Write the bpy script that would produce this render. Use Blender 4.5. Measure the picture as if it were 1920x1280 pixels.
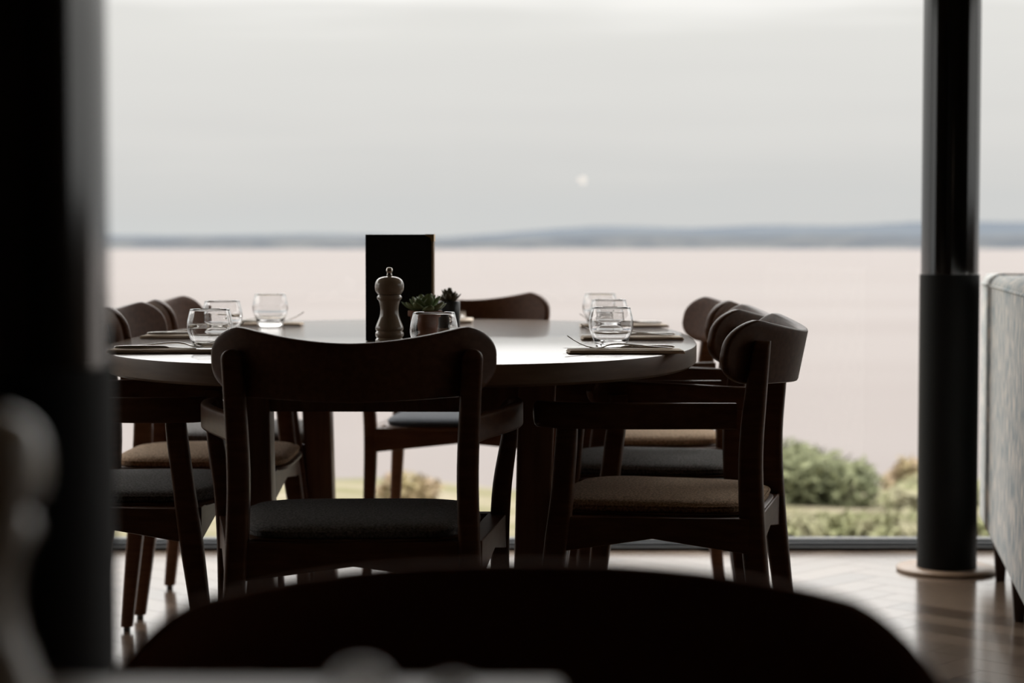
import bpy, bmesh, math, random
from mathutils import Vector, Matrix
random.seed(7)
for o in list(bpy.data.objects): bpy.data.objects.remove(o)
PI = math.pi
scn = bpy.context.scene
COL = scn.collection

# ------------------------------------------------------------------ camera, world, exposure
CAM_H = 0.96
cam_d = bpy.data.cameras.new('camera'); cam = bpy.data.objects.new('camera', cam_d); COL.objects.link(cam)
cam.location = (0, 0, CAM_H)
cam.rotation_euler = (math.radians(90 - 2.79), 0, 0)
cam_d.lens = 70.0; cam_d.sensor_width = 36.0; cam_d.clip_start = 0.05; cam_d.clip_end = 40000
cam_d.dof.use_dof = True; cam_d.dof.focus_distance = 3.72; cam_d.dof.aperture_fstop = 3.6
scn.camera = cam
scn.view_settings.view_transform = 'Standard'; scn.view_settings.look = 'None'
scn.view_settings.gamma = 1; scn.view_settings.use_curve_mapping = False
scn.view_settings.exposure = 0.0

world = bpy.data.worlds.new('overcast_sky'); scn.world = world; world.use_nodes = True
W = world.node_tree; W.nodes.clear()
def wn(t, **k):
    n = W.nodes.new(t)
    for a, b in k.items(): setattr(n, a, b)
    return n
wout = wn('ShaderNodeOutputWorld'); wbg = wn('ShaderNodeBackground'); wtc = wn('ShaderNodeTexCoord')
wsep = wn('ShaderNodeSeparateXYZ'); wmap = wn('ShaderNodeMapping'); wnoi = wn('ShaderNodeTexNoise')
wramp = wn('ShaderNodeValToRGB'); wadd = wn('ShaderNodeMath', operation='MULTIPLY_ADD')
wmix = wn('ShaderNodeMix', data_type='RGBA', blend_type='MULTIPLY')
wmap.inputs['Scale'].default_value = (2.2, 2.2, 26)
wnoi.inputs['Scale'].default_value = 2.4; wnoi.inputs['Detail'].default_value = 3; wnoi.inputs['Roughness'].default_value = .45
W.links.new(wtc.outputs['Generated'], wsep.inputs[0]); W.links.new(wtc.outputs['Generated'], wmap.inputs[0])
W.links.new(wmap.outputs[0], wnoi.inputs['Vector'])
wadd.inputs[1].default_value = 0.05; wadd.inputs[2].default_value = -0.025
W.links.new(wnoi.outputs['Fac'], wadd.inputs[0])
wsum = wn('ShaderNodeMath', operation='ADD')
W.links.new(wsep.outputs['Z'], wsum.inputs[0]); W.links.new(wadd.outputs[0], wsum.inputs[1])
W.links.new(wsum.outputs[0], wramp.inputs[0])
def s2l(r, g, b):
    f = lambda c: (c/255/12.92) if c/255 <= .04045 else ((c/255+.055)/1.055)**2.4
    return (f(r), f(g), f(b), 1)
rmp = wramp.color_ramp
rmp.elements[0].position = 0.0; rmp.elements[0].color = s2l(214, 216, 215)
rmp.elements[1].position = 1.0; rmp.elements[1].color = (5.8, 5.7, 5.5, 1)
for p, c in ((.010, s2l(213, 214, 213)), (.028, s2l(216, 216, 214)), (.055, s2l(224, 223, 220)), (.11, s2l(233, 232, 228)), (.2, (1.9, 1.87, 1.82, 1)), (.4, (4.2, 4.1, 4.0, 1))):
    e = rmp.elements.new(p); e.color = c
W.links.new(wramp.outputs[0], wbg.inputs[0]); wbg.inputs[1].default_value = 1.0
W.links.new(wbg.outputs[0], wout.inputs[0])

# ------------------------------------------------------------------ materials
MATS = {}
def mat(name, col, rough=.5, metal=0, coat=0, coat_rough=.1, spec=.5, trans=0, ior=1.5, noise=None, bump=None, sheen=0, emit=None, sss=0):
    """noise = (scale xyz, colour2, strength contrast) ; bump = (scale, strength, distance)"""
    m = bpy.data.materials.new(name); m.use_nodes = True; nt = m.node_tree; b = nt.nodes['Principled BSDF']
    b.inputs['Base Color'].default_value = (*col, 1); b.inputs['Roughness'].default_value = rough
    b.inputs['Metallic'].default_value = metal; b.inputs['Coat Weight'].default_value = coat
    b.inputs['Coat Roughness'].default_value = coat_rough; b.inputs['Specular IOR Level'].default_value = spec
    b.inputs['Transmission Weight'].default_value = trans; b.inputs['IOR'].default_value = ior
    b.inputs['Sheen Weight'].default_value = sheen
    if sss: b.inputs['Subsurface Weight'].default_value = 1; b.inputs['Subsurface Radius'].default_value = (1, .9, .8); b.inputs['Subsurface Scale'].default_value = sss
    if emit: b.inputs['Emission Color'].default_value = (*emit[0], 1); b.inputs['Emission Strength'].default_value = emit[1]
    tc = nt.nodes.new('ShaderNodeTexCoord')
    if noise:
        mp = nt.nodes.new('ShaderNodeMapping'); mp.inputs['Scale'].default_value = noise[0]
        n = nt.nodes.new('ShaderNodeTexNoise'); n.inputs['Scale'].default_value = 1; n.inputs['Detail'].default_value = 4
        r = nt.nodes.new('ShaderNodeValToRGB')
        lo, hi = noise[2]
        r.color_ramp.elements[0].position = lo; r.color_ramp.elements[0].color = (*col, 1)
        r.color_ramp.elements[1].position = hi; r.color_ramp.elements[1].color = (*noise[1], 1)
        nt.links.new(tc.outputs['Object'], mp.inputs[0]); nt.links.new(mp.outputs[0], n.inputs['Vector'])
        nt.links.new(n.outputs['Fac'], r.inputs[0]); nt.links.new(r.outputs[0], b.inputs['Base Color'])
    if bump:
        mp = nt.nodes.new('ShaderNodeMapping'); mp.inputs['Scale'].default_value = bump[0]
        n = nt.nodes.new('ShaderNodeTexNoise'); n.inputs['Scale'].default_value = 1; n.inputs['Detail'].default_value = 2
        bp = nt.nodes.new('ShaderNodeBump'); bp.inputs['Strength'].default_value = bump[1]; bp.inputs['Distance'].default_value = bump[2]
        nt.links.new(tc.outputs['Object'], mp.inputs[0]); nt.links.new(mp.outputs[0], n.inputs['Vector'])
        nt.links.new(n.outputs['Fac'], bp.inputs['Height']); nt.links.new(bp.outputs[0], b.inputs['Normal'])
    MATS[name] = m
    return m
M_CHAIR = mat('dark_stained_oak', (.10, .041, .017), .42, spec=.28, noise=((14, 14, 90), (.15, .065, .03), (.35, .7)))
M_CHAIRH = mat('dark_stained_oak_board', (.10, .041, .017), .42, spec=.28, noise=((90, 12, 90), (.15, .066, .031), (.35, .7)))
M_TOP = mat('oiled_oak_tabletop', (.15, .095, .062), .14, coat=.15, coat_rough=.08, noise=((70, 3, 3), (.24, .155, .105), (.3, .75)), bump=((60, 4, 1), .05, .002))
M_TEDGE = mat('oak_tabletop_edge', (.16, .095, .055), .5, spec=.35, noise=((8, 8, 70), (.24, .15, .09), (.3, .75)))
M_TLEG = mat('oak_table_leg', (.17, .09, .05), .42, noise=((60, 60, 5), (.24, .13, .075), (.3, .7)))
M_FLOORBASE = mat('floor_joint', (.05, .035, .025), .6)
M_BLACK = mat('black_gloss_paint', (.003, .0035, .003), .12, spec=1.0, ior=1.6)
M_SLEEVE = mat('matt_black_sleeve', (.004, .0045, .004), .6, spec=.2)
M_FRAME = mat('charcoal_window_frame', (.012, .013, .014), .45)
M_FRAMEG = mat('grey_window_gasket', (.10, .11, .12), .4)
M_DISC = mat('oak_disc', (.30, .20, .13), .4, noise=((10, 60, 10), (.36, .25, .17), (.3, .7)))
M_WALL = mat('warm_timber_wall', (.06, .035, .02), .8)
M_CEIL = mat('warm_white_ceiling', (.22, .18, .14), .9)
M_GREY = mat('charcoal_wool', (.082, .078, .076), .95, sheen=.06, noise=((240, 240, 240), (.27, .26, .255), (.35, .65)), bump=((300, 300, 300), .8, .002))
M_BLUEGREY = mat('blue_grey_wool', (.05, .062, .078), .9, sheen=.06, noise=((240, 240, 240), (.09, .10, .12), (.35, .7)))
M_BROWN = mat('tan_wool', (.31, .20, .11), .95, sheen=.06, noise=((220, 220, 220), (.74, .52, .33), (.35, .65)), bump=((280, 280, 280), .8, .002))
M_SOFA = mat('grey_melange_fabric', (.40, .47, .50), .95, sheen=.1, noise=((46, 46, 15), (.92, .87, .81), (.44, .58)), bump=((300, 300, 300), .4, .001))
M_SLEG = mat('dark_walnut_leg', (.05, .025, .015), .4)
M_GLASS = mat('clear_glass', (1, 1, 1), 0.0, trans=1, ior=1.48)
M_FROST = mat('cloudy_clear_glass', (1, 1, 1), .12, trans=1, ior=1.45)
M_MILL = mat('taupe_lacquer', (.42, .34, .26), .22, coat=.5, coat_rough=.08)
M_STEEL = mat('stainless_steel', (.62, .60, .57), .18, metal=1)
M_CHROME = mat('chrome', (.7, .66, .6), .12, metal=1)
M_NAPKIN = mat('beige_paper_napkin', (.85, .72, .58), .85)
M_MENU = mat('black_menu_leatherette', (.006, .006, .006), .6)
M_PAGES = mat('cream_page_edges', (.62, .48, .31), .6)
M_BRASS = mat('brass', (.75, .52, .22), .28, metal=1)
M_TERRA = mat('terracotta', (.30, .13, .075), .8)
M_POTG = mat('slate_glazed_pot', (.055, .065, .072), .25)
M_SUCC = mat('succulent_leaf', (.20, .29, .12), .45, noise=((90, 90, 90), (.34, .42, .22), (.35, .7)))
M_SUCC2 = mat('purplish_succulent_leaf', (.13, .11, .06), .5)
M_SOIL = mat('potting_soil', (.02, .015, .01), 1)
M_SHELL = mat('brown_moulded_shell', (.16, .06, .03), .8, spec=.15)
M_NTOP = mat('near_tabletop_oak', (.17, .11, .07), .35, noise=((4, 60, 4), (.23, .155, .10), (.3, .7)))
M_SEA = mat('silty_estuary_water', (.108, .092, .086), .55, spec=.12, noise=((.0012, .012, 1), (.120, .105, .099), (.4, .62)))
M_HILL = mat('hazed_woodland_slope', (.080, .092, .108), 1, spec=0, noise=((.002, .002, .01), (.092, .103, .116), (.4, .6)))  # blue-grey haze of distance is mixed into the base colour
M_HILLN = mat('hazed_coastal_woodland', (.066, .073, .083), 1, spec=0, noise=((.006, .006, .02), (.090, .094, .098), (.4, .6)))  # nearer ridge, with aerial haze painted into its colour as well
M_GRASS = mat('yellow_green_meadow', (.11, .105, .05), .95, spec=.1, noise=((.9, .9, .9), (.19, .165, .12), (.38, .62)))
M_LEAF = mat('shrub_leaf', (.085, .095, .045), .8, noise=((4, 4, 4), (.15, .16, .08), (.35, .65)))
M_LEAFY = mat('yellow_shrub_leaf', (.20, .16, .07), .7, noise=((4, 4, 4), (.24, .17, .11), (.35, .65)))
M_LEAFL = mat('lime_shrub_leaf', (.17, .18, .08), .8, noise=((4, 4, 4), (.24, .22, .14), (.35, .65)))
M_STEM = mat('shrub_stem', (.12, .09, .06), .9)
M_STONE = mat('pale_stone_coping', (.18, .18, .175), .8)
M_BULB = mat('warm_bulb', (1, .9, .75), .5, emit=((1, .80, .60), 7))
M_LAMP = mat('black_lamp_metal', (.02, .02, .02), .4)
# window glass: thin pane, mostly clear with a fresnel reflection
m = bpy.data.materials.new('window_glass'); m.use_nodes = True; nt = m.node_tree; nt.nodes.clear()
o_ = nt.nodes.new('ShaderNodeOutputMaterial'); mx = nt.nodes.new('ShaderNodeMixShader'); tr = nt.nodes.new('ShaderNodeBsdfTransparent')
gl = nt.nodes.new('ShaderNodeBsdfGlossy'); gl.inputs['Roughness'].default_value = 0; fr = nt.nodes.new('ShaderNodeFresnel'); fr.inputs[0].default_value = 1.45
tr.inputs[0].default_value = (.985, .985, .98, 1)
nt.links.new(fr.outputs[0], mx.inputs[0]); nt.links.new(tr.outputs[0], mx.inputs[1]); nt.links.new(gl.outputs[0], mx.inputs[2]); nt.links.new(mx.outputs[0], o_.inputs[0])
M_PANE = m
# floor plank: per-plank tone from a face attribute
m = mat('herringbone_oak', (.30, .22, .165), .2, coat=.4, coat_rough=.14, bump=((30, 30, 30), .03, .002)); nt = m.node_tree; b = nt.nodes['Principled BSDF']
at = nt.nodes.new('ShaderNodeAttribute'); at.attribute_name = 'tone'; rr = nt.nodes.new('ShaderNodeValToRGB')
rr.color_ramp.elements[0].color = (.115, .078, .054, 1); rr.color_ramp.elements[1].color = (.25, .18, .13, 1)
nt.links.new(at.outputs['Fac'], rr.inputs[0]); nt.links.new(rr.outputs[0], b.inputs['Base Color'])
M_FLOOR = m

# ------------------------------------------------------------------ helpers
def tag(o, label=None, cat=None, group=None, kind=None):
    if label: o['label'] = label
    if cat: o['category'] = cat
    if group: o['group'] = group
    if kind: o['kind'] = kind
    return o
def obj(name, bm, m, parent=None, smooth=True, bevel=0, auto=None):
    me = bpy.data.meshes.new(name); bmesh.ops.recalc_face_normals(bm, faces=bm.faces); bm.to_mesh(me); bm.free()
    me.materials.append(m)
    for p in me.polygons: p.use_smooth = smooth
    if smooth and auto is not None: me.set_sharp_from_angle(angle=math.radians(auto))
    o = bpy.data.objects.new(name, me); COL.objects.link(o); o.parent = parent
    if bevel:
        md = o.modifiers.new('bevel', 'BEVEL'); md.width = bevel; md.segments = 2; md.limit_method = 'ANGLE'; md.angle_limit = math.radians(40)
    return o
def empty(name, loc=(0, 0, 0), rz=0):
    o = bpy.data.objects.new(name, None); COL.objects.link(o); o.location = loc; o.rotation_euler = (0, 0, rz); o.empty_display_size = .05
    return o
def box(bm, x0, x1, y0, y1, z0, z1):
    v = [bm.verts.new((x, y, z)) for z in (z0, z1) for y in (y0, y1) for x in (x0, x1)]
    for f in ((0, 2, 3, 1), (4, 5, 7, 6), (0, 1, 5, 4), (2, 6, 7, 3), (0, 4, 6, 2), (1, 3, 7, 5)): bm.faces.new([v[i] for i in f])
def B(*a):
    bm = bmesh.new(); box(bm, *a); return bm
def lathe(prof, seg=40, closed=False):
    bm = bmesh.new(); rings = []
    for r, z in prof:
        if r < 1e-6: rings.append([bm.verts.new((0, 0, z))])
        else: rings.append([bm.verts.new((r*math.cos(2*PI*i/seg), r*math.sin(2*PI*i/seg), z)) for i in range(seg)])
    pairs = list(zip(rings, rings[1:])) + ([(rings[-1], rings[0])] if closed else [])
    for a, b_ in pairs:
        for i in range(seg):
            j = (i+1) % seg
            if len(a) == 1 and len(b_) == 1: continue
            if len(a) == 1: bm.faces.new((a[0], b_[i], b_[j]))
            elif len(b_) == 1: bm.faces.new((a[i], a[j], b_[0]))
            else: bm.faces.new((a[i], a[j], b_[j], b_[i]))
    return bm
def interp(keys, t):
    """Catmull-like smooth interpolation of tuples keyed by first value"""
    ks = keys
    if t <= ks[0][0]: return ks[0][1:]
    for i in range(len(ks)-1):
        if t <= ks[i+1][0]:
            a = (t-ks[i][0])/(ks[i+1][0]-ks[i][0])
            p0 = ks[max(i-1, 0)]; p1 = ks[i]; p2 = ks[i+1]; p3 = ks[min(i+2, len(ks)-1)]
            out = []
            for k in range(1, len(p1)):
                m1 = (p2[k]-p0[k])/max(p2[0]-p0[0], 1e-9)*(p2[0]-p1[0]); m2 = (p3[k]-p1[k])/max(p3[0]-p1[0], 1e-9)*(p2[0]-p1[0])
                out.append((2*a**3-3*a**2+1)*p1[k]+(a**3-2*a**2+a)*m1+(-2*a**3+3*a**2)*p2[k]+(a**3-a**2)*m2)
            return tuple(out)
    return ks[-1][1:]
def bridge(bm, rings, cap=True):
    for a, b_ in zip(rings, rings[1:]):
        n = len(a)
        for i in range(n): bm.faces.new((a[i], a[(i+1) % n], b_[(i+1) % n], b_[i]))
    if cap: bm.faces.new(rings[0][::-1]); bm.faces.new(rings[-1])
def rrect(w, d, r, seg=3):
    """rounded rectangle loop in 2D"""
    pts = []
    for cx, cy, a0 in ((w/2-r, d/2-r, 0), (-w/2+r, d/2-r, PI/2), (-w/2+r, -d/2+r, PI), (w/2-r, -d/2+r, 3*PI/2)):
        for i in range(seg+1):
            a = a0 + PI/2*i/seg; pts.append((cx+r*math.cos(a), cy+r*math.sin(a)))
    return pts
def leg_mesh(keys, r=.008, steps=22, roundtop=0):
    """keys: (z, x, y, wx, wy)"""
    bm = bmesh.new(); rings = []; z0, z1 = keys[0][0], keys[-1][0]
    zs = [z0+(z1-z0)*i/steps for i in range(steps+1)]
    if roundtop:
        zs = [z for z in zs if z < z1-roundtop] + [z1-roundtop*(1-math.sin(a)) for a in (0, .35, .7, 1.0, 1.25, 1.5)]
    for z in zs:
        x, y, wx, wy = interp(keys, z); s = 1
        if roundtop and z > z1-roundtop: s = math.sqrt(max(0, 1-((z-(z1-roundtop))/roundtop)**2))*.95+.05
        rings.append([bm.verts.new((x+a*s, y+b_, z)) for a, b_ in rrect(wx, wy, min(r, wx*.45, wy*.45))])
    bridge(bm, rings); return bm
def tube(bm, pts, r, seg=8, closed=False):
    rings = []; n = len(pts)
    for i, p in enumerate(pts):
        a = pts[(i-1) % n] if (closed or i > 0) else p; b_ = pts[(i+1) % n] if (closed or i < n-1) else p
        t = (Vector(b_)-Vector(a)).normalized(); u = t.cross(Vector((0, 0, 1)))
        if u.length < 1e-4: u = t.cross(Vector((0, 1, 0)))
        u.normalize(); w = u.cross(t)
        rings.append([bm.verts.new(Vector(p)+r*(math.cos(2*PI*k/seg)*u+math.sin(2*PI*k/seg)*w)) for k in range(seg)])
    if closed: bridge(bm, rings+[rings[0]], cap=False)
    else: bridge(bm, rings)
def copy_tree(o, parent=None):
    c = o.copy(); COL.objects.link(c)
    if parent is not None: c.parent = parent
    for ch in [x for x in ALL() if x.parent == o]: copy_tree(ch, c)
    return c
def ALL(): return list(COL.objects)

# ------------------------------------------------------------------ setting
XL, XR, YB, YW, CH = -5.0, 7.0, -4.5, 6.21, 2.75
def floor_mesh():
    bm = bmesh.new(); box(bm, XL-.2, XR+.2, YB-.2, YW+.16, -.12, -.0015)
    base = len(bm.faces)
    tones = {}
    w, L = .10, .50; s = math.sqrt(.5); g = .0008
    # chevron-like herringbone: each course steps along Y, planks at +-45 degrees
    def plank(cx, cy, ang):
        c, sn = math.cos(ang), math.sin(ang); hw, hl = w/2-g, L/2-g; t = random.random()
        vs = [bm.verts.new((cx+a*c-b_*sn, cy+a*sn+b_*c, 0)) for a, b_ in ((-hl, -hw), (hl, -hw), (hl, hw), (-hl, hw))]
        f = bm.faces.new(vs); tones[f] = t
    # lattice of herringbone: in rotated frame, horizontal plank (L x w) at (i*w + j*L.., ...)
    R = Matrix.Rotation(PI/4, 2)
    N = 130
    for i in range(-N, N):
        for j in range(-14, 15):
            # herringbone cell vectors: (w, w) step and (L, -L) repeat
            ox = i*w + j*L; oy = i*w - j*L
            h = Vector((ox+L/2, oy+w/2)); v_ = Vector((ox+w/2-0, oy+w+L/2))
            for p, a in ((h, 0), (v_, PI/2)):
                q = R @ p
                if XL-.1 < q.x < XR+.1 and YB-.1 < q.y < YW+.10: plank(q.x, q.y, a+PI/4)
    return bm, tones
bm, tones = floor_mesh()
bm.faces.index_update(); bm.faces.ensure_lookup_table()
tl = [tones.get(f, .0) for f in bm.faces]
me = bpy.data.meshes.new('floor'); bm.to_mesh(me); bm.free(); me.materials.append(M_FLOOR)
at = me.attributes.new('tone', 'FLOAT', 'FACE')
for i, t in enumerate(tl): at.data[i].value = t
fl = bpy.data.objects.new('floor', me); COL.objects.link(fl); tag(fl, kind='structure')
tag(obj('ceiling', B(XL-.2, XR+.2, YB-.2, YW+.3, CH, CH+.15), M_CEIL, smooth=False), kind='structure')
bm = B(XL-.2, XL, YB-.2, 3.9, -.1, CH); box(bm, XL-.2, XL, 3.9, YW+.2, 2.45, CH)
tag(obj('wall_left', bm, M_WALL, smooth=False), kind='structure')
tag(obj('wall_back', B(XL, XR, YB-.2, YB, -.1, CH), M_WALL, smooth=False), kind='structure')
tag(obj('wall_front', B(XL, XR, YW, YW+.16, 2.45, CH), M_WALL, smooth=False), kind='structure')
bm = B(XR, XR+.2, YB-.2, 2.2, -.1, CH); box(bm, XR, XR+.2, 2.2, YW+.2, 2.45, CH); box(bm, XR, XR+.2, 2.2, YW+.2, -.1, 1.12)
tag(obj('wall_right', bm, M_WALL, smooth=False), kind='structure')

def window(idx, x0, x1):
    r = empty('window_%d' % idx, ((x0+x1)/2, YW+.06, 0)); tag(r, kind='structure')
    cx = (x0+x1)/2; a, b_ = x0-cx, x1-cx
    bm = bmesh.new()
    box(bm, a, b_, -.060, -.035, 0, .012)         # low front step
    box(bm, a, b_, -.010, .040, .018, .030)       # top lip below the glass
    box(bm, a, b_, -.035, .040, 0, .010)
    box(bm, a, a+.03, -.03, .05, .0, 2.45); box(bm, b_-.03, b_, -.03, .05, .0, 2.45)
    box(bm, a, b_, -.03, .05, 2.40, 2.45)
    f = obj('frame', bm, M_FRAME, r, smooth=False)
    tag(obj('track', B(a+.03, b_-.03, -.034, -.010, .010, .022), M_FRAMEG, f, smooth=False), 'grey metal track strip')
    obj('pane', B(a+.03, b_-.03, .012, .020, .030, 2.40), M_PANE, r, smooth=False).modifiers.clear()
    p = [c for c in COL.objects if c.name.startswith('pane')][-1]
    return r
def pane_quad(o):  # single-sheet pane: keep only one face so the light crosses one surface
    bm = bmesh.new(); bm.from_mesh(o.data); bm.faces.ensure_lookup_table()
    bm.normal_update()
    kill = [f for f in bm.faces if f.normal.y > -.5]; bmesh.ops.delete(bm, geom=kill, context='FACES_ONLY'); bm.to_mesh(o.data); bm.free()
for i, (a, b_) in enumerate(((XL, -1.62), (-1.62, 1.378), (1.378, 4.2), (4.2, XR))):
    w_ = window(i+1, a, b_)
for o in ALL():
    if o.name.startswith('pane'): pane_quad(o)
# right-hand glazing
for k, (a, b_) in enumerate(((2.2, 4.2), (4.2, YW))):
    r = empty('window_%d' % (5+k), (XR+.06, (a+b_)/2, 0)); tag(r, kind='structure'); c = (a+b_)/2; h = (b_-a)/2
    bm = bmesh.new(); box(bm, -.05, .05, -h, h, 1.12, 1.15); box(bm, -.05, .05, -h, h, 2.4, 2.45); box(bm, -.05, .05, -h, -h+.04, 1.12, 2.45); box(bm, -.05, .05, h-.04, h, 1.12, 2.45)
    obj('frame', bm, M_FRAME, r, smooth=False)
    bm = bmesh.new(); bm.faces.new([bm.verts.new(p) for p in ((0, -h+.04, 1.15), (0, h-.04, 1.15), (0, h-.04, 2.4), (0, -h+.04, 2.4))])
    obj('pane', bm, M_PANE, r, smooth=False)

for k, (a, b_) in enumerate(((3.9, YW),)):  # left-hand glazing out of view, added to light the sofa from the left
    r = empty('window_%d' % (7+k), (XL-.06, (a+b_)/2, 0)); tag(r, kind='structure'); h = (b_-a)/2
    bm = bmesh.new(); box(bm, -.05, .05, -h, h, 0, .03); box(bm, -.05, .05, -h, h, 2.4, 2.45); box(bm, -.05, .05, -h, -h+.04, 0, 2.45); box(bm, -.05, .05, h-.04, h, 0, 2.45)
    obj('frame', bm, M_FRAME, r, smooth=False)
    bm = bmesh.new(); bm.faces.new([bm.verts.new(p) for p in ((0, -h+.04, .03), (0, h-.04, .03), (0, h-.04, 2.4), (0, -h+.04, 2.4))])
    obj('pane', bm, M_PANE, r, smooth=False)

# ------------------------------------------------------------------ outside
tag(obj('stone_coping', B(XL-1, XR+1, YW+.17, YW+.235, -.25, .004), M_STONE, smooth=False), kind='structure')
# bank falling to the shore
bm = bmesh.new(); rows = [(6.8, -.30), (8, -.42), (11, -.68), (15, -1.05), (20, -1.46), (26, -2.9), (40, -7), (70, -13), (95, -15.6)]
nx = 60; grid = []
for y, z in rows:
    X = 14 + y*1.0
    grid.append([bm.verts.new((-X+2*X*i/nx, y+random.uniform(-.2, .2), z+random.uniform(-.05, .05)*min(1.5, y/12))) for i in range(nx+1)])
for a, b_ in zip(grid, grid[1:]):
    for i in range(nx): bm.faces.new((a[i], a[i+1], b_[i+1], b_[i]))
tag(obj('grass_bank', bm, M_GRASS), kind='structure')
bm = bmesh.new(); grid = []
for y in (60, 200, 600, 1500, 3000, 5200, 7600):
    grid.append([bm.verts.new((x, y, -15)) for x in (-9000, -2000, -300, 0, 300, 2000, 9000)])
for a, b_ in zip(grid, grid[1:]):
    for i in range(6): bm.faces.new((a[i], a[i+1], b_[i+1], b_[i]))
tag(obj('estuary_water', bm, M_SEA), kind='structure')

def ridge(name, y0, keys, depth, m, label, jag):
    """keys (pixel x, pixel height above eye line) turned into metres at distance y0"""
    bm = bmesh.new(); rows_ = []; n = 160; xs = [keys[0][0]+(keys[-1][0]-keys[0][0])*i/n for i in range(n+1)]
    rnd = random.Random(len(name))
    hs = [interp(keys, x)[0] + rnd.uniform(-jag, jag) for x in xs]
    for j, (dy, k) in enumerate(((0, 0), (.12, .35), (.3, .7), (.55, 1.0), (.8, .8), (1, 0))):
        y = y0+dy*depth
        rows_.append([bm.verts.new(((x-960)/3733*y0*(1+.0*dy), y+rnd.uniform(-30, 30)*(0 < j < 5), -15+(hs[i]/3733*y0+15)*k)) for i, x in enumerate(xs)])
    for a, b_ in zip(rows_, rows_[1:]):
        for i in range(n): bm.faces.new((a[i], a[i+1], b_[i+1], b_[i]))
    o = obj(name, bm, m); tag(o, kind='structure'); return o
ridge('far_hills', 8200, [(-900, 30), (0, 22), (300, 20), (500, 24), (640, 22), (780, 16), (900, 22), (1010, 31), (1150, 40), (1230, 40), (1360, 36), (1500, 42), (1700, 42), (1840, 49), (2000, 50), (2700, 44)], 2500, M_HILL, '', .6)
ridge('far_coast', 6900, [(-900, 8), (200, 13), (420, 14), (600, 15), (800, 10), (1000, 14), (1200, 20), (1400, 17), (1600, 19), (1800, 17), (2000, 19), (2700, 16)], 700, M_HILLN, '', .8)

def shrub(loc, rx, ry, rz, n, m, label, seed, leaf=.05):
    rnd = random.Random(seed); r = empty('shrub', loc); tag(r, label, 'shrub', 'shrubs outside the window')
    bm = bmesh.new()
    blobs = [(rnd.uniform(-.6, .6)*rx, rnd.uniform(-.5, .5)*ry, rnd.uniform(.3, .8)*rz, rnd.uniform(.3, .5)) for _ in range(9)]
    for _ in range(n):
        bx, by, bz, br = rnd.choice(blobs); d = Vector((rnd.gauss(0, 1), rnd.gauss(0, 1), rnd.gauss(0, 1))).normalized()*rnd.uniform(.5, 1)
        p = Vector((bx+d.x*rx*br, by+d.y*ry*br, max(.01, bz+d.z*rz*br*.9)))
        u = Vector((rnd.gauss(0, 1), rnd.gauss(0, 1), rnd.gauss(0, 1))).normalized(); w = u.orthogonal().normalized(); l = leaf*rnd.uniform(.7, 1.5)
        k = u.cross(w)*.12*l
        bm.faces.new([bm.verts.new(q) for q in (p-u*l, p+w*l*.45+k, p+u*l, p-w*l*.45+k)])
    obj('foliage', bm, m, r, smooth=False)
    bm = bmesh.new()
    for _ in range(7):
        bx, by, bz, br = rnd.choice(blobs)
        tube(bm, [(0, 0, -.1), (bx*.4, by*.4, bz*.5), (bx, by, bz)], .012, 5)
    obj('stem', bm, M_STEM, r)
    return r
shrub((2.55, 16, -1.3), .55, .5, .62, 2600, M_LEAF, 'tall dark green shrub beyond the glass, just right of the nearest right-hand chair', 1)
shrub((3.35, 15.5, -1.2), .55, .5, .36, 1800, M_LEAFL, 'low lime green shrub beyond the glass, left of the black column', 2)
shrub((2.05, 17.5, -1.4), .35, .5, .42, 1200, M_LEAF, 'small dark shrub half hidden behind the nearest right-hand chair', 3)
shrub((3.0, 11.5, -.78), .30, .3, .14, 700, M_LEAFL, 'yellowish clump in the meadow close to the window, left of the black column', 4)
shrub((2.25, 11.8, -.78), 1.15, .35, .13, 4200, M_LEAFL, 'long low band of yellow-green growth below the dark shrub outside the glass', 7)
shrub((3.75, 17.5, -1.35), .5, .4, .40, 1200, M_LEAFY, 'straw brown bush beyond the glass, close to the left edge of the black column', 8)
shrub((-.80, 15.5, -1.22), .28, .3, .34, 900, M_LEAFY, 'small golden yellow shrub seen between the legs of the far end chair', 5)
shrub((4.55, 15, -1.15), .45, .5, .40, 1300, M_LEAFL, 'bright green shrub in the gap between the black column and the grey sofa', 6)

# ------------------------------------------------------------------ column
def column(loc, label):
    r = empty('column', loc); tag(r, label, 'column', None)
    obj('shaft', lathe([(0, .012), (.0835, .012), (.0835, CH-.001), (0, CH-.001)], 64), M_BLACK, r, auto=40)
    obj('lower_sleeve', lathe([(.0836, .013), (.0866, .013), (.0866, .872), (.0836, .873)], 64), M_SLEEVE, r, auto=40)
    obj('base_ring', lathe([(.0868, .0), (.142, .0), (.146, .003), (.146, .009), (.143, .012), (.0868, .012)], 64), M_DISC, r, auto=50)
    return r
column((1.281, 5.83, 0), 'round black column on an oak base ring, left of the grey sofa')
column((-.374, 1.43, 0), 'out-of-focus black column filling the left edge of the photo')

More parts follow.
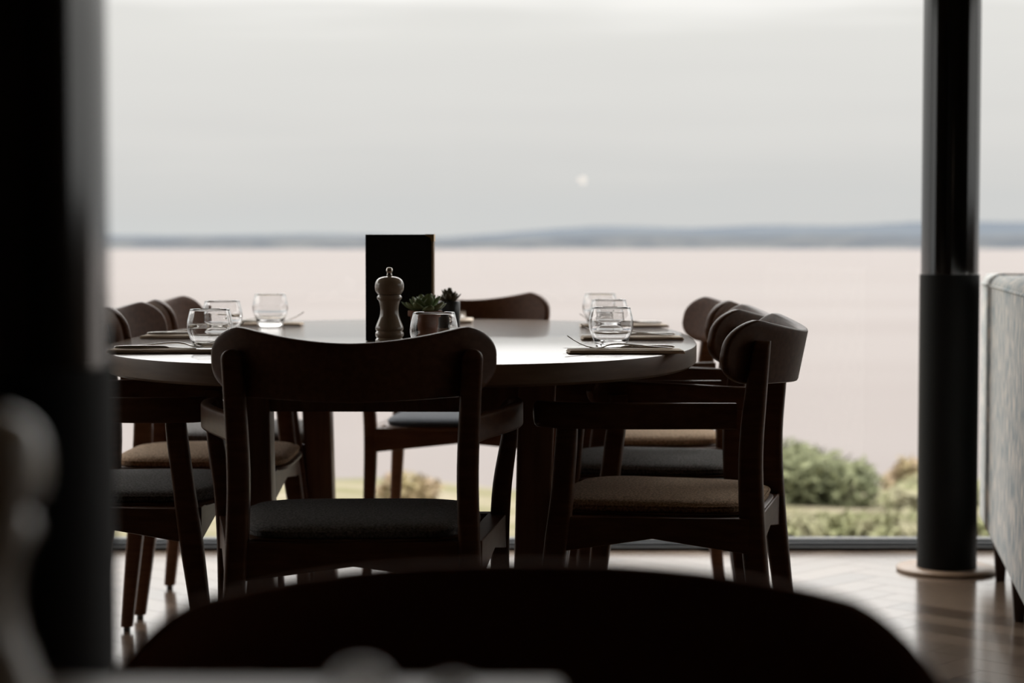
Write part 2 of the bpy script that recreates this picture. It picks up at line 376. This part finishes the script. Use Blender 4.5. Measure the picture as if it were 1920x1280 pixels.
# ------------------------------------------------------------------ chair
HW = .242
def arc_y(x): return -.252 + .120*(abs(x)/HW)**1.9
def build_chair(cush):
    r = empty('armchair')
    # backrest board
    bm = bmesh.new(); NU, NV, T, inset = 44, 8, .020, .0045
    def zl_zh(x, ins):
        a = abs(x)/HW
        top = .795 + .026*min(1, a/.8)**1.8; bot = .697 - .003*(1-a) + .004*a
        R = .062; d = HW-ins-abs(x)
        Rr = R-ins
        if d < Rr:
            k = Rr-math.sqrt(max(0, Rr*Rr-(Rr-d)**2)); top -= k*.82; bot += k*.86
        top -= ins; bot += ins
        if bot > top: bot = top = (bot+top)/2
        return bot, top
    def P(i, j, ins, off):
        u = -math.cos(PI*i/NU); u = .5*u+.5*(2*i/NU-1) if 0 else u
        x = (HW-ins)*u; lo, hi = zl_zh(x, ins); z = lo+(hi-lo)*j/NV
        dy = (arc_y(abs(x)+.001)-arc_y(abs(x)))/.001*(1 if x > 0 else -1); n = Vector((-dy, 1, 0)).normalized()
        y = arc_y(x) - (z-.70)*.20
        return Vector((x, y, z)) + n*off
    def sheet(ins, off): return [[bm.verts.new(P(i, j, ins, off)) for j in range(NV+1)] for i in range(NU+1)]
    def loop(g): return [g[i][0] for i in range(NU)] + [g[NU][j] for j in range(NV)] + [g[i][NV] for i in range(NU, 0, -1)] + [g[0][j] for j in range(NV, 0, -1)]
    def perim(ins, off): return [bm.verts.new(P(i, j, ins, off)) for i, j in
             [(i, 0) for i in range(NU)]+[(NU, j) for j in range(NV)]+[(i, NV) for i in range(NU, 0, -1)]+[(0, j) for j in range(NV, 0, -1)]]
    g1 = sheet(inset, T/2); g2 = sheet(inset, -T/2)
    for g in (g1, g2):
        for i in range(NU):
            for j in range(NV): bm.faces.new((g[i][j], g[i+1][j], g[i+1][j+1], g[i][j+1]))
    rings = [loop(g1), perim(inset*.3, T/2-inset*.3), perim(0, T/2-inset), perim(0, -T/2+inset), perim(inset*.3, -T/2+inset*.3), loop(g2)]
    bridge(bm, rings, cap=False)
    bmesh.ops.remove_doubles(bm, verts=bm.verts, dist=.00002)
    obj('backrest', bm, M_CHAIRH, r, auto=60)
    # back posts / rear legs, front legs
    for s in (-1, 1):
        bm = leg_mesh([(.012, s*.222, -.243, .028, .030), (.20, s*.212, -.222, .033, .038), (.42, s*.200, -.198, .038, .046), (.56, s*.196, -.192, .038, .044), (.68, s*.200, -.201, .037, .040), (.782, s*.205, -.214, .036, .030)], .009, 26, roundtop=.016)
        l = obj('rear_leg', bm, M_CHAIR, r, auto=50)
        g = lathe([(0, 0), (.009, 0), (.009, .012), (0, .012)], 12); bmesh.ops.translate(g, verts=g.verts, vec=(s*.222, -.243, 0)); obj('glide', g, M_BLACK, l, auto=40)
        bm = leg_mesh([(.012, s*.268, .198, .026, .028), (.22, s*.262, .186, .032, .036), (.40, s*.258, .164, .036, .044), (.50, s*.262, .152, .036, .040), (.60, s*.276, .142, .030, .040), (.640, s*.280, .140, .024, .038)], .008, 24)
        l = obj('front_leg', bm, M_CHAIR, r, auto=50)
        g = lathe([(0, 0), (.009, 0), (.009, .012), (0, .012)], 12); bmesh.ops.translate(g, verts=g.verts, vec=(s*.268, .198, 0)); obj('glide', g, M_BLACK, l, auto=40)
        # arm: upright bentwood band
        path = [(0, .205, -.165), (.12, .228, -.09), (.28, .260, .0), (.44, .283, .075), (.6, .292, .132), (.74, .291, .170), (.86, .282, .190), (1.0, .262, .200)]
        bm = bmesh.new(); rings = []; n = 34
        for i in range(n+1):
            t = i/n; x, y = interp(path, t); x2, y2 = interp(path, min(1, t+.01)); x1, y1 = interp(path, max(0, t-.01))
            tv = Vector((x2-x1, y2-y1)).normalized(); nv = Vector((tv.y, -tv.x)); h = .049; zc = .641+.005*t
            if t > .86: h *= math.sqrt(max(.03, 1-((t-.86)/.14)**2))
            rings.append([bm.verts.new((s*(x+nv.x*a), y+nv.y*a, zc+b_)) for a, b_ in rrect(.019, h, min(.006, h*.3))])
        bridge(bm, rings); obj('armrest', bm, M_CHAIRH, r, auto=50)
    # apron: four rails, side rails with a shallow pointed arch underneath
    bm = bmesh.new()
    def rail(p0, p1, th, zt, ze, zm):
        d = Vector((p1[0]-p0[0], p1[1]-p0[1], 0)); nn = Vector((-d.y, d.x, 0)).normalized()*th/2; n = 12; pr = None
        for i in range(n+1):
            t = i/n; c = Vector((p0[0], p0[1], 0))+d*t; zb = ze+(zm-ze)*(1-abs(2*t-1))
            q = [bm.verts.new(c+nn*a+Vector((0, 0, z))) for a, z in ((-1, zt), (1, zt), (1, zb), (-1, zb))]
            if pr:
                for k in range(4): bm.faces.new((pr[k], pr[(k+1) % 4], q[(k+1) % 4], q[k]))
            else: bm.faces.new(q[::-1])
            pr = q
        bm.faces.new(pr)
    for s in (-1, 1): rail((s*.203, -.19), (s*.255, .165), .036, .4515, .385, .412)
    rail((-.19, -.195), (.19, -.195), .032, .4515, .385, .410); rail((-.245, .168), (.245, .168), .032, .4515, .385, .410)
    obj('apron', bm, M_CHAIR, r, smooth=False, bevel=.002)
    # seat board + cushion
    def outline(a, b_, n=56, sc=1.0):
        pts = []
        for i in range(n):
            t = 2*PI*i/n; c, s_ = math.cos(t), math.sin(t); e = 2/4.6
            x = a*abs(c)**e*(1 if c > 0 else -1); y = b_*abs(s_)**e*(1 if s_ > 0 else -1)
            x *= (1+.07*(y/b_)); pts.append((x*sc, y*sc))
        return pts
    bm = bmesh.new(); rings = []
    for sc, z in ((.97, .446), (1, .449), (1, .4545), (.99, .456)): rings.append([bm.verts.new((x, y, z)) for x, y in outline(.216, .208, sc=sc)])
    bridge(bm, rings); obj('seat', bm, M_CHAIR, r, auto=50)
    bm = bmesh.new(); rings = []
    for sc, z in ((.95, .455), (.985, .458), (.99, .464), (.975, .470), (.93, .4755), (.85, .4785), (.68, .481), (.42, .4825), (.18, .483)): rings.append([bm.verts.new((x, y, z)) for x, y in outline(.210, .203, sc=sc)])
    bridge(bm, rings); cu = obj('cushion', bm, cush, r)
    bm = bmesh.new(); tube(bm, [(x, y, .4675) for x, y in outline(.210, .203, sc=.985)], .0028, 6, closed=True); obj('piping', bm, cush, cu)
    return r
proto = build_chair(M_GREY)
def place_chair(x, y, rz, cm, label, first=[True]):
    if first[0]: c = proto; first[0] = False
    else: c = copy_tree(proto)
    c.location = (x, y, 0); c.rotation_euler = (0, 0, rz)
    tag(c, label, 'chair', 'wooden armchairs around the large table')
    for ch in [q for q in ALL() if q.parent == c]:
        if ch.name.startswith('cushion'):
            if cm is not M_GREY:
                ch.data = ch.data.copy(); ch.data.materials[0] = cm
                for p in [q for q in ALL() if q.parent == ch]: p.data = p.data.copy(); p.data.materials[0] = cm
    return c
d = math.radians
# build copies from the untouched prototype first, the prototype itself becomes the last one
specs = [
 (-.277, 3.59, d(1.5), M_GREY, 'armchair with its back to us at the near end of the table, black-looking grey seat'),
 (.302, 3.93, d(90-13), M_BROWN, 'nearest chair on the right side of the table, its tan seat in full view'),
 (.322, 4.54, d(90-9), M_GREY, 'grey-seated middle chair on the right side of the table'),
 (.335, 5.182, d(90+2), M_BROWN, 'blurred tan-seated chair furthest back on the right side of the table'),
 (-.790, 4.08, d(-90+1), M_GREY, 'nearest chair on the left side, charcoal seat cut off by the foreground column'),
 (-.715, 4.69, d(-90), M_BROWN, 'brown-seated middle chair on the left side of the table'),
 (-.712, 5.295, d(-90), M_GREY, 'blurred grey-seated chair furthest back on the left side of the table'),
 (-.135, 5.68, d(180), M_BLUEGREY, 'chair facing us at the window end of the table, slate blue seat'),
]
first = True
made = []
for s_ in specs:
    c = copy_tree(proto); made.append((c, s_))
def rm_tree(o):
    for ch in [x for x in ALL() if x.parent == o]: rm_tree(ch)
    bpy.data.objects.remove(o)
rm_tree(proto)
for c, (x, y, rz, cm, lab) in made:
    c.location = (x, y, 0); c.rotation_euler = (0, 0, rz); tag(c, lab, 'chair', 'wooden armchairs around the large table')
    for ch in [q for q in ALL() if q.parent == c and q.name.startswith('cushion')]:
        if cm is not M_GREY:
            ch.data = ch.data.copy(); ch.data.materials[0] = cm
            for p in [q for q in ALL() if q.parent == ch]: p.data = p.data.copy(); p.data.materials[0] = cm

# ------------------------------------------------------------------ large table
TT = .75
tb = empty('dining_table', (-.225, 4.53, 0), d(-1.2)); tag(tb, 'large rounded oak dining table laid for lunch, eight armchairs around it', 'table')
def sup(a, b_, n, N=140):
    out = []
    for i in range(N):
        t = 2*PI*i/N; c, s_ = math.cos(t), math.sin(t); e = 2/n
        out.append((a*abs(c)**e*(1 if c > 0 else -1), b_*abs(s_)**e*(1 if s_ > 0 else -1)))
    return out
bm = bmesh.new(); rings = []
for ins, z in ((.006, TT-.041), (.0, TT-.036), (0, TT-.004), (.0012, TT-.0012), (.004, TT)): rings.append([bm.verts.new((x, y, z)) for x, y in sup(.632-ins, 1.07-ins, 2.6)])
bridge(bm, rings); tp = obj('tabletop', bm, M_TOP, tb, auto=40)
tp.data.materials.append(M_TEDGE)
for p in tp.data.polygons:
    if p.normal.z < .6: p.material_index = 1
for sx in (-1, 1):
    for sy in (-1, 1):
        bm = leg_mesh([(0, sx*.262, sy*.55, .058, .058), (.35, sx*.276, sy*.54, .068, .068), (TT-.042, sx*.288, sy*.53, .076, .076)], .006, 8)
        obj('leg', bm, M_TLEG, tb, auto=50)
bm = bmesh.new()
for sy in (-1, 1): box(bm, -.27, .27, sy*.53-.02, sy*.53+.02, TT-.125, TT-.042)
for sx in (-1, 1): box(bm, sx*.20-.02, sx*.20+.02, -.51, .51, TT-.110, TT-.042)
obj('apron', bm, M_TLEG, tb, smooth=False)

# ------------------------------------------------------------------ tableware
def make_tumbler():
    prof_o = [(0, 0), (.027, 0), (.0305, .002), (.0322, .006), (.036, .018), (.0410, .030), (.0446, .042), (.0452, .050), (.0436, .063), (.0410, .074), (.0388, .0825)]
    ko = [(z, r_) for r_, z in prof_o[2:]]
    prof = [(0, 0), (.029, 0)] + [(interp(ko, z)[0], z) for z in [.002+.0805*i/22 for i in range(23)]]
    prof += [(.0384, .0832), (.0376, .0826)]
    ki = [(.013, .024), (.016, .0315), (.024, .0368), (.034, .0412), (.046, .0436), (.056, .0434), (.070, .0407), (.0826, .0374)]
    prof += [(interp(ki, z)[0], z) for z in [.0826-.0696*i/22 for i in range(23)]] + [(.014, .0115), (0, .0112)]
    return obj('tumbler', lathe(prof, 48), M_GLASS)
tum = make_tumbler()
glasses = [
 (.200, 4.02, 'empty tumbler behind the fork on the nearest right-hand place setting'),
 (.223, 4.58, 'second tumbler back in the row of glasses on the right side'),
 (.228, 5.15, 'blurred tumbler furthest back in the right-hand row of glasses'),
 (-.592, 3.90, 'tumbler at the nearest left place setting, partly behind the front chair backrest'),
 (-.652, 4.48, 'second tumbler on the left side, just behind the nearest left one'),
 (-.617, 5.08, 'blurred tumbler standing alone furthest back on the left side'),
 (-.146, 3.72, 'tumbler standing just behind the front chair backrest, before the terracotta pot'),
]
for i, (x, y, lab) in enumerate(glasses):
    g = tum if i == 0 else copy_tree(tum)
    g.location = (x, y, TT+.0004); g.rotation_euler = (0, 0, i*.7); tag(g, lab, 'glass', 'tumblers on the large table')

def make_napkin():
    bm = bmesh.new()
    for k, (a, b_, z) in enumerate(((.112, .043, 0), (.110, .042, .0034))):
        rings = []
        for ins, zz in ((.001, 0), (0, .0008), (0, .0026), (.001, .0033)):
            rings.append([bm.verts.new((x, y, z+zz+.0008*math.sin(x*30+k))) for x, y in rrect(2*(a-ins), 2*(b_-ins), .004)])
        bridge(bm, rings)
    return obj('napkin', bm, M_NAPKIN, auto=50)
def strip(keys, n=60, thick=.0022, slot=None):
    """cutlery strip along x: keys (t, width, z, thickness)"""
    bm = bmesh.new(); rings = []; x0, x1 = keys[0][0], keys[-1][0]
    for i in range(n+1):
        x = x0+(x1-x0)*i/n; w, z, th = interp(keys, x)
        rings.append([bm.verts.new((x, a, z+b_)) for a, b_ in rrect(max(w, .001), max(th, .0006), min(w, th)*.35, 2)])
    bridge(bm, rings); return bm
def make_fork():
    keys = [(.046, .020, .0040, .0018), (.058, .022, .0034, .0020), (.068, .014, .0046, .0024), (.080, .007, .0085, .0030), (.100, .0065, .0105, .0032), (.130, .008, .0085, .0028), (.165, .011, .0050, .0026), (.195, .015, .0028, .0026), (.203, .010, .0026, .0022)]
    bm = strip(keys, 50)
    for k in range(4):
        y0 = (k-1.5)*.0056
        rings = []
        for x, z, w in ((.048, .0040, .0042), (.036, .0066, .0038), (.022, .0125, .0036), (.010, .0195, .0032), (.0, .0262, .0012)):
            rings.append([bm.verts.new((x, y0+a, z+b_)) for a, b_ in rrect(w, .0022, .0007, 2)])
        bridge(bm, rings)
    return obj('fork', bm, M_STEEL, auto=50)
def make_knife():
    r = empty('knife')
    obj('blade', strip([(-.016, .004, .0016, .0008), (-.006, .012, .0016, .0010), (.02, .018, .0016, .0014), (.07, .019, .0018, .0018), (.098, .016, .0024, .0030)], 30), M_STEEL, r, auto=50)
    obj('handle', strip([(.096, .012, .0026, .0040), (.105, .010, .0034, .0056), (.14, .012, .0036, .0064), (.18, .0155, .0036, .0064), (.198, .012, .0034, .0048), (.201, .006, .0034, .003)], 30), M_STEEL, r, auto=50)
    return r
nap = make_napkin(); frk = make_fork(); knf = make_knife()
sets = [  # x, y, rz (handle towards +x at 0)
 (.219, 3.85, d(2), 'nearest right-hand', 'with the raised fork tines'),
 (.265, 4.40, d(1), 'middle right-hand', 'behind the nearest right-hand setting'),
 (.285, 5.06, d(0), 'furthest right-hand', 'blurred, behind the row of glasses'),
 (-.672, 3.87, d(181), 'nearest left-hand', 'beside the foreground column'),
 (-.718, 4.47, d(180), 'middle left-hand', 'reaching towards the second left glass'),
 (-.655, 5.16, d(180), 'furthest left-hand', 'blurred, around the lone left glass'),
 (-.150, 5.42, d(90), 'window end', 'right of the succulent pots'),
]
n0 = True
for i, (x, y, rz, nm, ex) in enumerate(sets):
    a = nap if i == 0 else copy_tree(nap); b_ = frk if i == 0 else copy_tree(frk); c = knf if i == 0 else copy_tree(knf)
    a.location = (x, y, TT+.0008); a.rotation_euler = (0, 0, rz); tag(a, 'folded beige napkin of the %s place setting, %s' % (nm, ex), 'napkin', 'folded napkins on the table')
    ux, uy = math.cos(rz), math.sin(rz); vx, vy = -uy, ux; zz = TT+.0080
    for o, along, side, ln, tilt in ((b_, -.113, -.016, 'steel fork resting on the %s napkin', d(0)), (c, -.103, .012, 'steel knife resting on the %s napkin', d(2))):
        o.location = (x+ux*along+vx*side, y+uy*along+vy*side, zz); o.rotation_euler = (0, 0, rz+tilt)
        tag(o, ln % nm + (', tines up' if 'fork' in ln else ', handle to the table edge'), 'fork' if 'fork' in ln else 'knife', 'forks on the napkins' if 'fork' in ln else 'knives on the napkins')

# ------------------------------------------------------------------ pepper mills
def make_mill():
    r = empty('pepper_mill')
    def smooth_prof(keys, n):
        ks = [(z, r_) for r_, z in keys]; z0, z1 = ks[0][0], ks[-1][0]
        return [(interp(ks, z0+(z1-z0)*i/n)[0], z0+(z1-z0)*i/n) for i in range(n+1)]
    body = [(0, 0), (.028, 0)] + smooth_prof([(.0290, .001), (.0292, .014), (.0262, .0185)], 10) + smooth_prof([(.0265, .019), (.0290, .023), (.0292, .028), (.0266, .0325)], 12) + \
        smooth_prof([(.0270, .033), (.0288, .036), (.0284, .041), (.0250, .050), (.0205, .062), (.0186, .074), (.0192, .084), (.0222, .0945)], 30) + \
        smooth_prof([(.0232, .0955), (.0252, .0985), (.0254, .102), (.0236, .1055)], 10) + [(.0228, .1062), (.0235, .1068), (0, .1068)]
    obj('body', lathe(body, 56), M_MILL, r, auto=45)
    head = [(0, .1075), (.0236, .1075)] + smooth_prof([(.0240, .1078), (.0284, .1145), (.0296, .1225), (.0288, .131), (.0240, .1390), (.0155, .1435), (.008, .1448)], 26) + [(0, .1450)]
    obj('head', lathe(head, 56), M_MILL, r, auto=60)
    kn = [(0, .1449), (.0052, .1449), (.0058, .147), (.0048, .150), (.0050, .1515), (.0066, .1545), (.0068, .158), (.0048, .1618), (0, .163)]
    obj('knob', lathe(kn, 28), M_CHROME, r)
    return r
ml = make_mill(); ml.location = (-.251, 4.08, TT+.0004); tag(ml, 'taupe pepper mill standing before the black menu', 'pepper mill')
m2 = copy_tree(ml); m2.location = (-.222, .80, .7314); m2.scale = (1.13, 1.13, 1.13); tag(m2, 'very blurred pale pepper mill at the lower left edge, closest to us', 'pepper mill')

# ------------------------------------------------------------------ menu
mn = empty('menu', (-.243, 4.325, TT+.0005), d(-4)); tag(mn, 'black menu with a brass corner standing upright behind the pepper mill', 'menu')
bm = B(-.074, .070, -.0125, -.0095, 0, .231); obj('front_cover', bm, M_MENU, mn, smooth=False, bevel=.001)
bm = B(-.074, .070, .0080, .0110, 0, .231); obj('back_cover', bm, M_MENU, mn, smooth=False, bevel=.001)
bm = B(.0700, .0745, -.0125, .0110, 0, .2305); tag(obj('spine', bm, M_PAGES, mn, smooth=False, bevel=.0012), 'gold-brown edge strip')
bm = B(-.070, .068, -.0080, .0065, .003, .227); tag(obj('pages', bm, M_PAGES, mn, smooth=False), 'cream pages')
bm = bmesh.new()
v = [(.0752, .2300), (.0755, .216), (.0700, .216), (.0675, .2240), (.056, .2290), (.056, .2316), (.0735, .2316)]
for y0, y1 in ((-.0136, -.0126), (.0111, .0120)):
    f = [bm.verts.new((x, y0, z)) for x, z in v]; g = [bm.verts.new((x, y1, z)) for x, z in v]; bridge(bm, [f, g])
box(bm, .0746, .0756, -.0134, .0118, .216, .2312)
tag(obj('corner_guard', bm, M_BRASS, mn, smooth=False), 'brass corner')

# ------------------------------------------------------------------ succulents
def succulent(name, loc, pot_prof, pm, lm, label, rad, soil_z, tiers, rim=None, seed=1):
    r = empty(name, loc); tag(r, label, 'plant', 'succulents behind the front tumbler'); rnd = random.Random(seed)
    obj('pot', lathe(pot_prof, 40), pm, r, auto=45)
    obj('soil', lathe([(0, soil_z), (pot_prof[-2][0]-.001, soil_z), (0, soil_z+.001)], 24), M_SOIL, r)
    bm = bmesh.new()
    for (n, L, el, wd, z0, off) in tiers:
        for k in range(n):
            az = 2*PI*(k+off)/n + rnd.uniform(-.12, .12); e = el+rnd.uniform(-.1, .1); LL = L*rnd.uniform(.88, 1.08); rings = []
            for t in (0, .12, .3, .5, .7, .85, .95, 1):
                w = wd*(.55+.45*math.sin(PI*min(1, t/.6)*.5))*(1 if t < .6 else math.sqrt(max(.002, 1-((t-.6)/.4)**1.6))); th = w*.42
                ee = e + .35*t
                c = Vector((LL*t*math.cos(e+.18*t), 0, z0+LL*t*math.sin(e+.18*t)))
                nrm = Vector((-math.sin(ee), 0, math.cos(ee))); side = Vector((0, 1, 0))
                rings.append([bm.verts.new(Matrix.Rotation(az, 4, 'Z') @ (c+side*w*math.cos(a)+nrm*th*(math.sin(a) if math.sin(a) < 0 else .45*math.sin(a)))) for a in [2*PI*q/8 for q in range(8)]])
            bridge(bm, rings)
    obj('foliage', bm, lm, r)
    return r
T1 = [(10, .052, .22, .0125, 0, 0), (8, .044, .52, .012, .003, .5), (7, .037, .86, .0105, .006, .2), (4, .024, 1.2, .008, .008, .1)]
s1 = succulent('potted_succulent', (-.184, 4.21, TT+.0004), [(0, 0), (.026, 0), (.031, .058), (.0355, .058), (.0365, .060), (.0365, .069), (.0350, .070), (.0320, .069), (.0305, .060), (0, .058)], M_TERRA, M_SUCC,
   'green rosette succulent in a terracotta pot, between the pepper mill and the front tumbler', .036, .064, [(n, L, e, w, z+.066, o) for n, L, e, w, z, o in T1], seed=3)
T2 = [(8, .034, .45, .008, 0, 0), (7, .032, .85, .0075, .004, .5), (4, .028, 1.25, .006, .008, .2)]
s2 = succulent('potted_succulent', (-.146, 4.62, TT+.0004), [(0, 0), (.022, 0), (.025, .004), (.0255, .077), (.0250, .078), (.0235, .077), (.0225, .066), (0, .064)], M_POTG, M_SUCC2,
   'dark succulent in a slate grey pot, half behind the terracotta one', .025, .070, [(n, L, e, w, z+.074, o) for n, L, e, w, z, o in T2], seed=5)

# ------------------------------------------------------------------ sofa on the right
ang = math.atan2(.165, .986)
so = empty('sofa', (1.302, 5.30, 0), -ang); tag(so, 'grey melange fabric sofa back on dark legs at the right edge', 'sofa')
# local frame: y along the back, x to the right
def rbox(x0, x1, y0, y1, z0, z1, r, seg=4):
    bm = bmesh.new(); box(bm, x0, x1, y0, y1, z0, z1)
    bmesh.ops.bevel(bm, geom=bm.edges[:], offset=r, segments=seg, profile=.5, affect='EDGES'); return bm
bk = obj('backrest', rbox(0, .15, -1.35, .78, .115, .872, .028), M_SOFA, so, auto=60)
bm = bmesh.new()
def lp(y, e=.0015): return [(-e, y, .14), (-e, y, .845), (.004, y, .860), (.012, y, .868), (.028, y, .872+e), (.12, y, .872+e)]
tube(bm, lp(.40), .0042, 6)
tube(bm, [(-.0015, .78-.03-i*(2.06)/40, .842) for i in range(41)], .0038, 6)
obj('piping', bm, M_SOFA, bk)
obj('seat', rbox(.151, .80, -1.30, .76, .16, .34, .03), M_SOFA, so, auto=60)
for a, b_ in ((-1.29, -.62), (-.61, .06), (.07, .75)): obj('seat_cushion', rbox(.155, .79, a, b_, .341, .45, .035), M_SOFA, so, auto=60)
for y in (.37, -.25, -.86):
    for x in (.035, .70):
        bm = leg_mesh([(0, x, y, .026, .030), (.12, x, y+.004, .040, .050), (.16, x, y+.004, .040, .050)], .004, 4); obj('leg', bm, M_SLEG, so, auto=50)

# ------------------------------------------------------------------ pendant lamp (its bulb is what mirrors in the glass)
pl = empty('pendant_lamp', (.575, -3.75, 0)); tag(pl, 'small pendant lamp behind us whose bulb mirrors as a pale dot in the window', 'lamp')
gz = 1.485
bm = bmesh.new(); bmesh.ops.create_uvsphere(bm, u_segments=24, v_segments=16, radius=.042); bmesh.ops.translate(bm, verts=bm.verts, vec=(0, 0, gz)); obj('bulb', bm, M_BULB, pl)
bm = bmesh.new(); tube(bm, [(0, 0, gz+.05), (0, 0, CH)], .004, 6); obj('cord', bm, M_LAMP, pl)
obj('socket', lathe([(0, gz+.026), (.016, gz+.026), (.018, gz+.07), (.006, gz+.085), (0, gz+.085)], 20), M_LAMP, pl)

# ------------------------------------------------------------------ foreground table, votives and shell chair
nt_ = empty('side_table', (-.60, .71, -.019), d(-1.2)); tag(nt_, 'blurred oak tabletop along the bottom edge of the photo', 'table')
obj('tabletop', rbox(-.62, .62, -.34, .345, .715, .75, .004, 2), M_NTOP, nt_, auto=50)
for sx in (-1, 1):
    for sy in (-1, 1): obj('leg', leg_mesh([(0, sx*.55, sy*.28, .035, .035), (.714, sx*.55, sy*.28, .05, .05)], .006, 4), M_CHAIR, nt_, auto=50)
def votive(x, y, sc, label):
    r = empty('votive_holder', (x, y, .7312)); tag(r, label, 'candle holder', 'glass votives on the near table')
    obj('body', lathe([(0, 0), (.019*sc, 0), (.021*sc, .004*sc), (.0215*sc, .016*sc), (.020*sc, .026*sc), (.0165*sc, .034*sc), (.010*sc, .0395*sc), (0, .0415*sc)], 32), M_FROST, r)
    return r
votive(-.0715, .93, .80, 'bright blurred dome of clear glass at the bottom edge, the taller left one')
votive(-.028, .93, .62, 'smaller bright dome of clear glass at the bottom edge, right of the taller one')

sh = empty('shell_chair', (.008, 1.235, 0)); tag(sh, 'blurred dark shell chair with a rounded backrest top in the foreground', 'chair')
bm = bmesh.new(); NU, NV = 60, 16
def shell_pt(u, v, off):
    a = u*d(108)                      # -108..108 degrees around the sitter, opening towards us
    Rx, Ry = .292, .215
    x = Rx*math.sin(a); y = Ry*math.cos(a)-.02
    top = .731 - .030*(abs(x)/.300)**2.6 - .20*max(0, (abs(u)-.46)/.54)**1.5
    bot = .42
    z = bot+(top-bot)*v; k = .86+.14*v
    n = Vector((math.sin(a)/Rx, math.cos(a)/Ry, 0)).normalized()
    return Vector((x*k, y*k, z)) + n*off
T = .014
g1 = [[bm.verts.new(shell_pt(-1+2*i/NU, j/NV, T/2)) for j in range(NV+1)] for i in range(NU+1)]
g2 = [[bm.verts.new(shell_pt(-1+2*i/NU, j/NV, -T/2)) for j in range(NV+1)] for i in range(NU+1)]
for g in (g1, g2):
    for i in range(NU):
        for j in range(NV): bm.faces.new((g[i][j], g[i+1][j], g[i+1][j+1], g[i][j+1]))
lp1 = [g1[i][0] for i in range(NU)]+[g1[NU][j] for j in range(NV)]+[g1[i][NV] for i in range(NU, 0, -1)]+[g1[0][j] for j in range(NV, 0, -1)]
lp2 = [g2[i][0] for i in range(NU)]+[g2[NU][j] for j in range(NV)]+[g2[i][NV] for i in range(NU, 0, -1)]+[g2[0][j] for j in range(NV, 0, -1)]
bridge(bm, [lp1, lp2], cap=False)
obj('backrest', bm, M_SHELL, sh, auto=60, bevel=.003)
bm = bmesh.new(); rings = [[bm.verts.new((x, y-.01, z)) for x, y in sup(.235*s_, .20*s_, 2.6, 48)] for s_, z in ((.9, .405), (1, .412), (1, .43), (.96, .438))]; bridge(bm, rings)
obj('seat', bm, M_SHELL, sh, auto=50)
for sx in (-1, 1):
    for sy in (-1, 1): obj('leg', leg_mesh([(0, sx*.22, sy*.19, .022, .022), (.406, sx*.16, sy*.13, .034, .034)], .008, 4), M_CHAIR, sh, auto=50)
